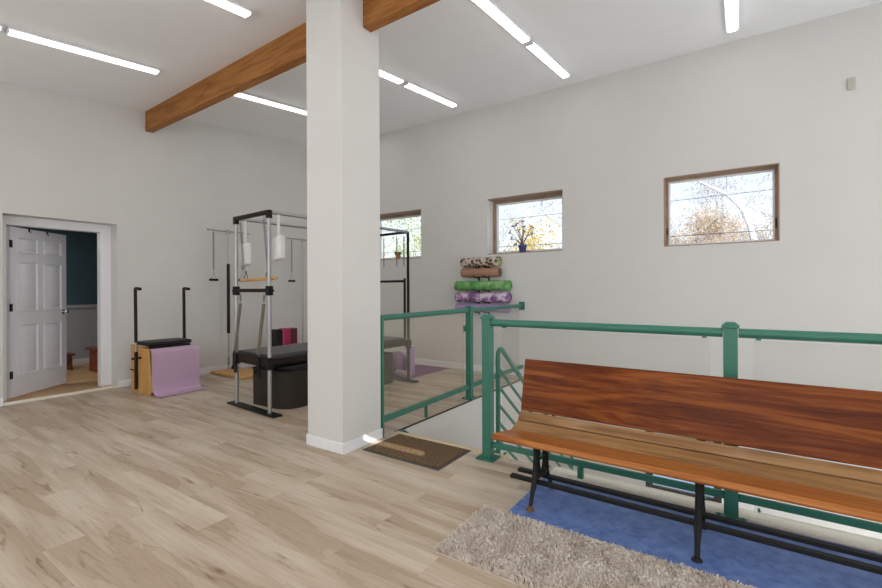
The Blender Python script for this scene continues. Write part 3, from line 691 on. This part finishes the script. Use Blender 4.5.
# purple things at the far end of the bed
tag(MB().ball((-4.42, 5.30, .178), .172, (.97, .97, 1)).build('exercise_ball', M['purple']), 'purple exercise ball on the floor at the far end of the bed', 'exercise ball')
q = thing('foam_roller', 'upright lavender foam roller with pale end beside the purple ball', 'foam roller', (-4.165, 5.32, 0.006))
MB().lathe([(.06, .004), (.065, .02), (.065, .42), (.058, .435)], (0,0,0), 20).build('foam', M['lavender'], q)
MB().lathe([(.055, .435), (.055, .442), (.02, .445)], (0,0,0), 20).build('end_disc', M['fleece'], q)
def roll(name, mat, L, r, x, y, z, label, group, endmat=None, cat='mat', axis='x', rz=0, mb=None):
    root = thing(name, label, cat, (x, y, z), rz, group)
    Mx = Matrix.Rotation(PI/2, 4, 'Y')
    MB().lathe([(r*.35, -L/2-.002), (r*.93, -L/2-.002), (r, -L/2+.008), (r*1.01, -L/4), (r*.995, 0), (r*1.01, L/4), (r, L/2-.008), (r*.93, L/2+.002), (r*.35, L/2+.002)], (0,0,0), 26, Mx).build('roll', mat, root)
    for s in (-1, 1):
        sp = MB(); pts = [(s*(L/2+.003), r*(.2+.7*k/60)*math.cos(k*.42), r*(.2+.7*k/60)*math.sin(k*.42)) for k in range(61)]
        sp.tube(pts, r*.035, 5); sp.build('spiral_edge', endmat or mat, root)
    return root
roll('rolled_mat', M['lilac'], .26, .05, -4.15, 5.12, .056, 'short pink-purple rolled mat lying at the foot of the bed end', None)
tag(MB().box((-4.62, 5.08, 0), (-3.985, 6.12, .006)).build('yoga_mat', M['plum'], bevel=.002), 'plum yoga mat lying flat on the floor by the far wall', 'mat')

# ------------------------------------------------------------------ chair machine
t = thing('pilates_chair', 'low wooden pilates chair with black seat and two tall dark handle poles against the wall', 'exercise machine', (-6.62, 2.535, 0), math.radians(-1))
cw, cd, ch = .59, .555, .60          # depth from the wall (x), width (y), height
for y in (0, cd-.025):
    MB().prism([(0, 0), (cw*.92, 0), (cw, .05), (cw*.86, ch-.03), (.0, ch-.0)], y+.025, 'y', y).build('side_panel', M['pine'], t, bevel=.004)
MB().box((.01, .025, .02), (.03, cd-.025, ch-.05)).build('back_panel', M['pine'], t)
MB().box((.03, .025, .10), (cw*.8, cd-.025, .125)).build('shelf', M['pine'], t)
MB().box((.13, .0, ch), (.49, cd-.015, ch+.05)).build('seat', M['vinyl'], t, bevel=.02, seg=3)
MB().box((cw*.74, .03, ch-.06), (cw*.80, cd-.03, ch-.005)).build('front_rail', M['vinyl'], t, bevel=.004)
for y in (-.018, cd+.018):
    p = MB(); p.bar((.20, y, .04), (.20, y, ch-.08), .03, .04); p.build('pole_socket', M['umber'], t, bevel=.004)
    p = MB(); p.tube([(.20, y, ch-.1), (.20, y, ch+.05)], .012, 10); po = p.build('pole_tube', M['steel'], t)
    p = MB(); p.tube([(.20, y, ch+.04), (.19, y, 1.305), (.193, y, 1.325), (.205, y, 1.33), (.33, y, 1.322)], [.019, .019, .02, .02, .021], 12); p.build('handle_pole', M['umber'], t)
for x, z in ((.10, .42), (.31, .45)): MB().tube([(x, -.03, z), (x, .0, z)], .014, 8).build('adjustment_knob', M['blackm'], t)
MB().bar((.04, -.02, .28), (.17, -.02, .28), .014, .014).build('adjustment_lever', M['blackm'], t)
# lilac mat draped over the front and out on to the floor
prof = [(.55, .568), (.60, .565), (.618, .54), (.626, .40), (.63, .25), (.636, .12), (.655, .05), (.70, .016), (.76, .008), (.83, .006)]
fine = []
for i in range(len(prof)-1):
    for k in range(4): q = k/4; fine.append((prof[i][0]*(1-q)+prof[i+1][0]*q, prof[i][1]*(1-q)+prof[i+1][1]*q))
fine.append(prof[-1])
mm = MB(); nn = len(fine); v = []; f = []
for side in (0, 1):
    for j in range(13):
        y = .045 + .575*j/12
        for i, (x, z) in enumerate(fine):
            off = .005*side; w = .006*math.sin(j*.9 + i*.2)*min(1, z*3)
            v.append((x + off*(1 if z > .06 else .3) + w*.5, y, z + (off if z < .06 or i < 6 else 0)))
m1 = 13*nn
for s in (0, 1):
    for j in range(12):
        for i in range(nn-1):
            a = s*m1 + j*nn + i; f.append((a, a+1, a+nn+1, a+nn))
for j in range(12):
    for i in (0, nn-1): a = j*nn+i; f.append((a, a+nn, a+nn+m1, a+m1))
for i in range(nn-1):
    for j in (0, 12): a = j*nn+i; f.append((a, a+1, a+1+m1, a+m1))
tag(mm.add(v, f).build('draped_mat', M['lilac'], loc=(-6.655, 2.485, 0), rot=(0, 0, math.radians(0))), 'lilac mat draped over the front of the wooden chair and on to the floor', 'mat')

# ------------------------------------------------------------------ standing pull towers by the left wall
def pull_tower(y, label):
    t = thing('pull_tower', label, 'exercise machine', (-6.75, y, 0), 0, 'standing spring pull towers')
    MB().box((-.13, -.23, 0), (.75, .24, .04)).build('base_board', M['pinex'], t, bevel=.012)
    MB().tube([(0, 0, .04), (0, 0, 2.24)], .011, 10).build('pole', M['steel'], t)
    MB().tube([(0, 0, .62), (0, 0, 1.72)], .024, 12).build('wooden_sleeve', M['umber'], t) if y < 4.5 else None
    MB().tube([(0, 0, .12), (0, 0, .24)], .015, 10).build('collar', M['spring'], t)
    c = MB(); c.tube([(0, -.33, 2.235), (0, .36, 2.235)], .011, 8); c.lathe([(.022, 2.19), (.03, 2.235), (.02, 2.26)], (0,0,0), 12); c.build('crossbar', M['steel'], t)
    for s in (-1, 1):
        yy = s*.235
        spring((0, yy, 2.23), (0, yy, 1.60), .013, 'spring', None, t)
        h = MB(); h.tube([(0, yy, 1.60), (0, yy, 1.56), (0, yy-.05, 1.47)], .004, 6); h.tube([(0, yy, 1.56), (0, yy+.05, 1.47)], .004, 6)
        ho = h.build('handle', M['steel'], t)
        MB().tube([(0, yy-.065, 1.465), (0, yy+.065, 1.465)], .018, 10).build('grip', M['blackm'], ho)
pull_tower(3.945, 'tall spring pull tower with dark wooden sleeve on its pole, left of the trapeze table')
pull_tower(5.385, 'tall thin spring pull tower beside the left edge of the pillar')

# ------------------------------------------------------------------ rolled mats on a wall rack
t = thing('mat_rack', 'black metal wall rack holding the rolled mats', 'rack', (-3.36, YB, 0))
for x in (-.09, .09):
    MB().box((x-.012, -.012, .90), (x+.012, -.001, 1.72)).build('wall_rail', M['blackm'], t)
for z in (.985, 1.170, 1.355, 1.54, 1.57):
    pass
zs = [1.725, 1.562, 1.358, 1.177, 1.010]; rr = [.074, .070, .076, .078, .066]
for z, r in zip(zs, rr):
    for x in (-.09, .09):
        k = MB(); k.tube([(x, -.004, z-r-.004), (x, -.09, z-r-.011), (x, -.165, z-r-.002), (x, -.185, z-r+.03)], .007, 8); k.build('arm', M['blackm'], t)
G = 'rolled mats on the wall rack'
my = YB-.092
roll('rolled_mat', M['leopard'], .66, rr[0], -3.37, my, zs[0], 'leopard print rolled mat, topmost on the wall rack', G, M['lime'])
roll('rolled_mat', M['brownmat'], .66, rr[1], -3.37, my, zs[1], 'plain brown rolled mat with black end, second from top on the wall rack', G, M['vinyl'])
roll('rolled_mat', M['greenmat'], .95, rr[2], -3.345, my, zs[2], 'thick mottled green rolled mat in the middle of the wall rack', G)
roll('rolled_mat', M['printmat'], .93, rr[3], -3.345, my, zs[3], 'purple and white printed rolled mat under the green one', G, M['plum'])
roll('rolled_mat', M['lavender'], .93, rr[4], -3.345, my, zs[4], 'lilac rolled mat at the bottom of the rack behind the green handrail', G)

# ------------------------------------------------------------------ plants on the sills
def leafquad(mb, p, d, L, w):
    d = Vector(d).normalized(); s = d.orthogonal().normalized(); q = Vector(p)
    if rng.random() < .5: s = d.cross(s)
    mb.add([q, q+d*L*.5+s*w, q+d*L, q+d*L*.5-s*w], [(0,1,2,3)])
t = thing('potted_plant', 'spindly branching plant in a dark blue pot on the middle window sill', 'plant', (-2.745, YB+.09, 1.856))
MB().lathe([(.046, 0), (.062, .085), (.068, .088), (.068, .115), (.06, .115), (.055, .09)], (0,0,0), 20).build('pot', M['paleb'], t)
MB().lathe([(.055, .092), (.02, .098)], (0,0,0), 16).build('soil', M['soil'], t)
sm = MB(); lf = MB(); lf2 = MB()
ends = [(-.22, .02, .33), (-.15, -.01, .40), (-.10, .01, .43), (.0, .0, .46), (.02, .01, .38), (.15, .0, .36), (.15, .01, .28), (-.19, 0, .22), (-.12, .01, .12), (.03, 0, .31), (-.07, .0, .34)]
for e in ends:
    k = Vector((e[0]*.25, 0, .14+.1*rng.random())); e = Vector(e)
    sm.tube([(0, 0, .085), k*.6+Vector((0,0,.04)), k, k*.4+e*.6+Vector((0,0,.01)), e], [.008, .0065, .006, .0045, .003], 6)
    for j in range(9):
        d = Vector((rng.uniform(-1,1), rng.uniform(-.5,.5), rng.uniform(-.6,1)))
        leafquad(lf, e, d, rng.uniform(.03, .05), rng.uniform(.008, .014))
sm.build('stem', M['stem'], t); lf.build('foliage', M['leafd'], t, smooth=False)
t = thing('potted_plant', 'small green plant in a terracotta pot on the left window sill', 'plant', (-5.18, YB+.08, 1.857))
MB().lathe([(.036, 0), (.048, .07), (.053, .072), (.053, .09), (.046, .09), (.042, .078)], (0,0,0), 18).build('pot', M['terra'], t)
MB().lathe([(.043, .074), (.02, .08)], (0,0,0), 14).build('soil', M['soil'], t)
lf = MB()
for j in range(70):
    a = rng.uniform(0, 2*PI); d = Vector((math.cos(a), math.sin(a), rng.uniform(.4, 2))); leafquad(lf, (math.cos(a)*.012, math.sin(a)*.012, .075), d, rng.uniform(.05, .10), .009)
lf.build('foliage', M['leafg'], t, smooth=False)

# ------------------------------------------------------------------ outside: ground, trees, wires, eave
struct(MB().box((-9, YB+.33, -3.0), (6, YB+5, -2.94)).build('patio', M['concrete']))  # slab added below the lower window to brighten its panes
struct(MB().box((-60, YB+.6, -3.3), (40, 80, -3.0)).build('ground', M['ground']))
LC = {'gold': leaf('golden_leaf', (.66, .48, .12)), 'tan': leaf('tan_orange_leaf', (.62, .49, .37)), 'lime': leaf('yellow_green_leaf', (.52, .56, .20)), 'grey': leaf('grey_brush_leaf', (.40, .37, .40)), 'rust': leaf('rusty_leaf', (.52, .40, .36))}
def tree(x, y, h, spread, kind, label, nleaf=2600, lean=(0,0), trunk='bark', base=-3.0, seed=1, lsz=.09, fork=.40, depth=5):
    R = random.Random(seed)
    t = thing('tree', label, 'tree', (x, y, base), 0, 'trees outside the windows')
    wd = MB(); tips = []
    def grow(p, d, L, r, lev):
        pts = [p]; q = p; dd = d.copy(); k = 3
        for i in range(k):
            dd = (dd + Vector((R.uniform(-.16,.16), R.uniform(-.16,.16), R.uniform(-.03,.09)))).normalized(); q = q + dd*L/k; pts.append(q)
        wd.tube(pts, [r*(1-.14*i) for i in range(k+1)], 6 if lev < 2 else 4, caps=False)
        if lev >= 2: tips.extend(pts[1:])
        if lev >= depth or r < .002: return
        for i in range(R.choice((2,3,3))):
            a = R.uniform(0, 2*PI); sp = R.uniform(.35, .85)
            nd = (dd + Vector((math.cos(a)*sp*spread, math.sin(a)*sp*spread, R.uniform(-.15,.35)))).normalized()
            grow(pts[-1] if i else pts[-2], nd, L*R.uniform(.62,.85), r*.58, lev+1)
    grow(Vector((0,0,0)), Vector((lean[0], lean[1], 1)).normalized(), h*fork, h*.008+.012, 0)
    wd.build('trunk', M[trunk], t)
    if kind and nleaf:
        lf = MB()
        for i in range(nleaf):
            c = R.choice(tips); p = c + Vector((R.gauss(0,.2), R.gauss(0,.2), R.gauss(0,.16)))
            d = Vector((R.uniform(-1,1), R.uniform(-1,1), R.uniform(-1,.6))).normalized(); s = d.orthogonal().normalized(); L = lsz*R.uniform(.6,1.3)
            lf.add([p, p+d*L*.5+s*L*.32, p+d*L, p+d*L*.5-s*L*.32], [(0,1,2,3)])
        lf.build('foliage', LC[kind], t, smooth=False)
    return t
tree(.62, 15.5, 4.9, 1.0, 'gold', 'golden leaved tree low at the right side of the right window', 5200, seed=3)
tree(-.9, 17.4, 6.0, 1.0, 'tan', 'tan orange leaved tree left of centre in the right window', 5200, seed=5)
tree(-3.3, 20.5, 7.4, 1.1, 'rust', 'thin rusty leaved tree at the left side of the right window', 2400, seed=8, depth=7)
tree(1.0, 25, 8.6, 1.1, 'rust', 'tall bare grey tree behind the middle of the right window', 1500, seed=11, depth=7)
tree(4.6, 21, 7.2, 1.1, 'rust', 'bare grey tree behind the golden tree in the right window', 1500, seed=14, depth=7)
tree(-5.5, 15.5, 5.0, 1.0, 'gold', 'pale golden tree at the right side of the middle window', 4600, seed=31)
tree(-8.1, 17.5, 4.9, 1.0, 'tan', 'tan leaved tree low at the left side of the middle window', 3000, seed=34)
tree(-6.8, 24.5, 7.6, 1.1, 'rust', 'tall bare tree behind the middle window', 900, seed=37, depth=6)
tree(-10.9, 14.5, 6.6, 1.0, 'lime', 'yellow green tree filling the right part of the left window', 7000, seed=41)
tree(-14.6, 18, 5.6, 1.0, 'lime', 'yellow green tree farther off in the left window', 4200, seed=44)
tree(-13.5, 26, 8.6, 1.1, 'rust', 'tall bare tree far off in the left window', 500, seed=47, depth=6)
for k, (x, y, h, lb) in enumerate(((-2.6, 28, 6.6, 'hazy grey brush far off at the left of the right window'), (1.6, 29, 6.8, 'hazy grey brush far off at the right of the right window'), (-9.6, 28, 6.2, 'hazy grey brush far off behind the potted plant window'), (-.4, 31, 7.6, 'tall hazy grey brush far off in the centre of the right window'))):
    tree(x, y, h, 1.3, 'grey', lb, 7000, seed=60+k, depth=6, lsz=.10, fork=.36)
t = thing('tree', 'leaning white birch crossing the right window', 'tree', (0, 0, 0), 0, 'trees outside the windows')
bt = MB()
bt.tube([(.75, 13, -3), (.42, 13, .8), (.26, 13, 2.45), (.18, 13, 2.82), (.02, 13, 3.24), (-.26, 13.1, 3.6), (-.6, 13.1, 3.84), (-.9, 13.2, 4.05), (-1.12, 13.3, 4.29), (-1.5, 13.4, 4.9)], [.12, .09, .075, .065, .05, .04, .03, .022, .016, .006], 8)
for pts, r0 in ((((-.26, 13.1, 3.6), (-.28, 13, 4.0), (-.2, 12.9, 4.4), (-.25, 12.9, 5.2)), .028), (((.02, 13, 3.24), (.3, 13, 3.7), (.8, 13.1, 4.0), (1.3, 13.1, 4.15)), .022), (((-.6, 13.1, 3.84), (-1.1, 13.1, 3.75), (-1.6, 13.1, 3.85)), .016), (((.3, 13, 3.7), (.4, 13, 4.2), (.7, 13, 4.8)), .014), (((-.9, 13.2, 4.05), (-.85, 13.2, 4.5), (-1.0, 13.2, 5)), .012)):
    bt.tube(pts, [r0*(1-.6*i/(len(pts)-1)) for i in range(len(pts))], 6)
bt.build('trunk', M['birch'], t)
for i, (z, zz, lb) in enumerate(((2.40, 2.47, 'upper thin black cable crossing the view outside the windows'), (2.05, 1.98, 'lower thin black cable crossing the view outside the windows'))):
    y = 9.5
    z = 1.3 + (z-1.3)*y/6.18; zz = 1.3 + (zz-1.3)*y/6.18
    pts = [(-14+20*k/20, y, z+(zz-z)*k/20 - .10*math.sin(PI*k/20)) for k in range(21)]
    tag(MB().tube(pts, .006, 6).build('power_cable', M['cable']), lb, 'cable', 'cables outside the windows')

# ------------------------------------------------------------------ light from outside
w = bpy.data.worlds.new('sky'); S.world = w; w.use_nodes = True
n = w.node_tree.nodes; l = w.node_tree.links; bg = n['Background']
tc = N(n, 'ShaderNodeTexCoord'); sp = N(n, 'ShaderNodeSeparateXYZ'); l.new(tc.outputs['Generated'], sp.inputs[0])
r = ramp(n, [(.0, (.93, .95, 1)), (.10, (.86, .93, 1)), (.35, (.62, .80, 1)), (1, (.35, .58, .95))]); l.new(sp.outputs[2], r.inputs['Fac'])
l.new(r.outputs['Color'], bg.inputs['Color']); bg.inputs['Strength'].default_value = 1.95

sun = bpy.data.lights.new('sun', 'SUN'); sun.energy = 11; sun.angle = math.radians(.12); sun.color = (1, .95, .86)
so_ = bpy.data.objects.new('sun', sun); COL.objects.link(so_); so_.location = (6, -12, 10)
so_.rotation_euler = Vector((-.5, 1, -.6)).to_track_quat('-Z', 'Y').to_euler()
S.cycles.diffuse_bounces = 6

# ------------------------------------------------------------------ camera
yaw, roll_, F, SH, HC = math.radians(34.09), math.radians(-.248), 443.7, -4.53, 1.3
fw = Vector((-math.sin(yaw), math.cos(yaw), 0)); rt = Vector((math.cos(yaw), math.sin(yaw), 0)); up = rt.cross(fw)
r2 = rt*math.cos(roll_) + up*math.sin(roll_); u2 = up*math.cos(roll_) - rt*math.sin(roll_)
cd_ = bpy.data.cameras.new('camera'); cam = bpy.data.objects.new('camera', cd_); COL.objects.link(cam)
m = Matrix((r2, u2, -fw)).transposed().to_4x4(); m.translation = (0, 0, HC); cam.matrix_world = m
cd_.sensor_width = 36; cd_.lens = F*36/882; cd_.shift_y = SH/882; cd_.clip_start = .05; cd_.clip_end = 300
S.camera = cam
vs = S.view_settings; vs.view_transform = 'Standard'; vs.look = 'None'; vs.gamma = 1; vs.use_curve_mapping = False; vs.exposure = -.53
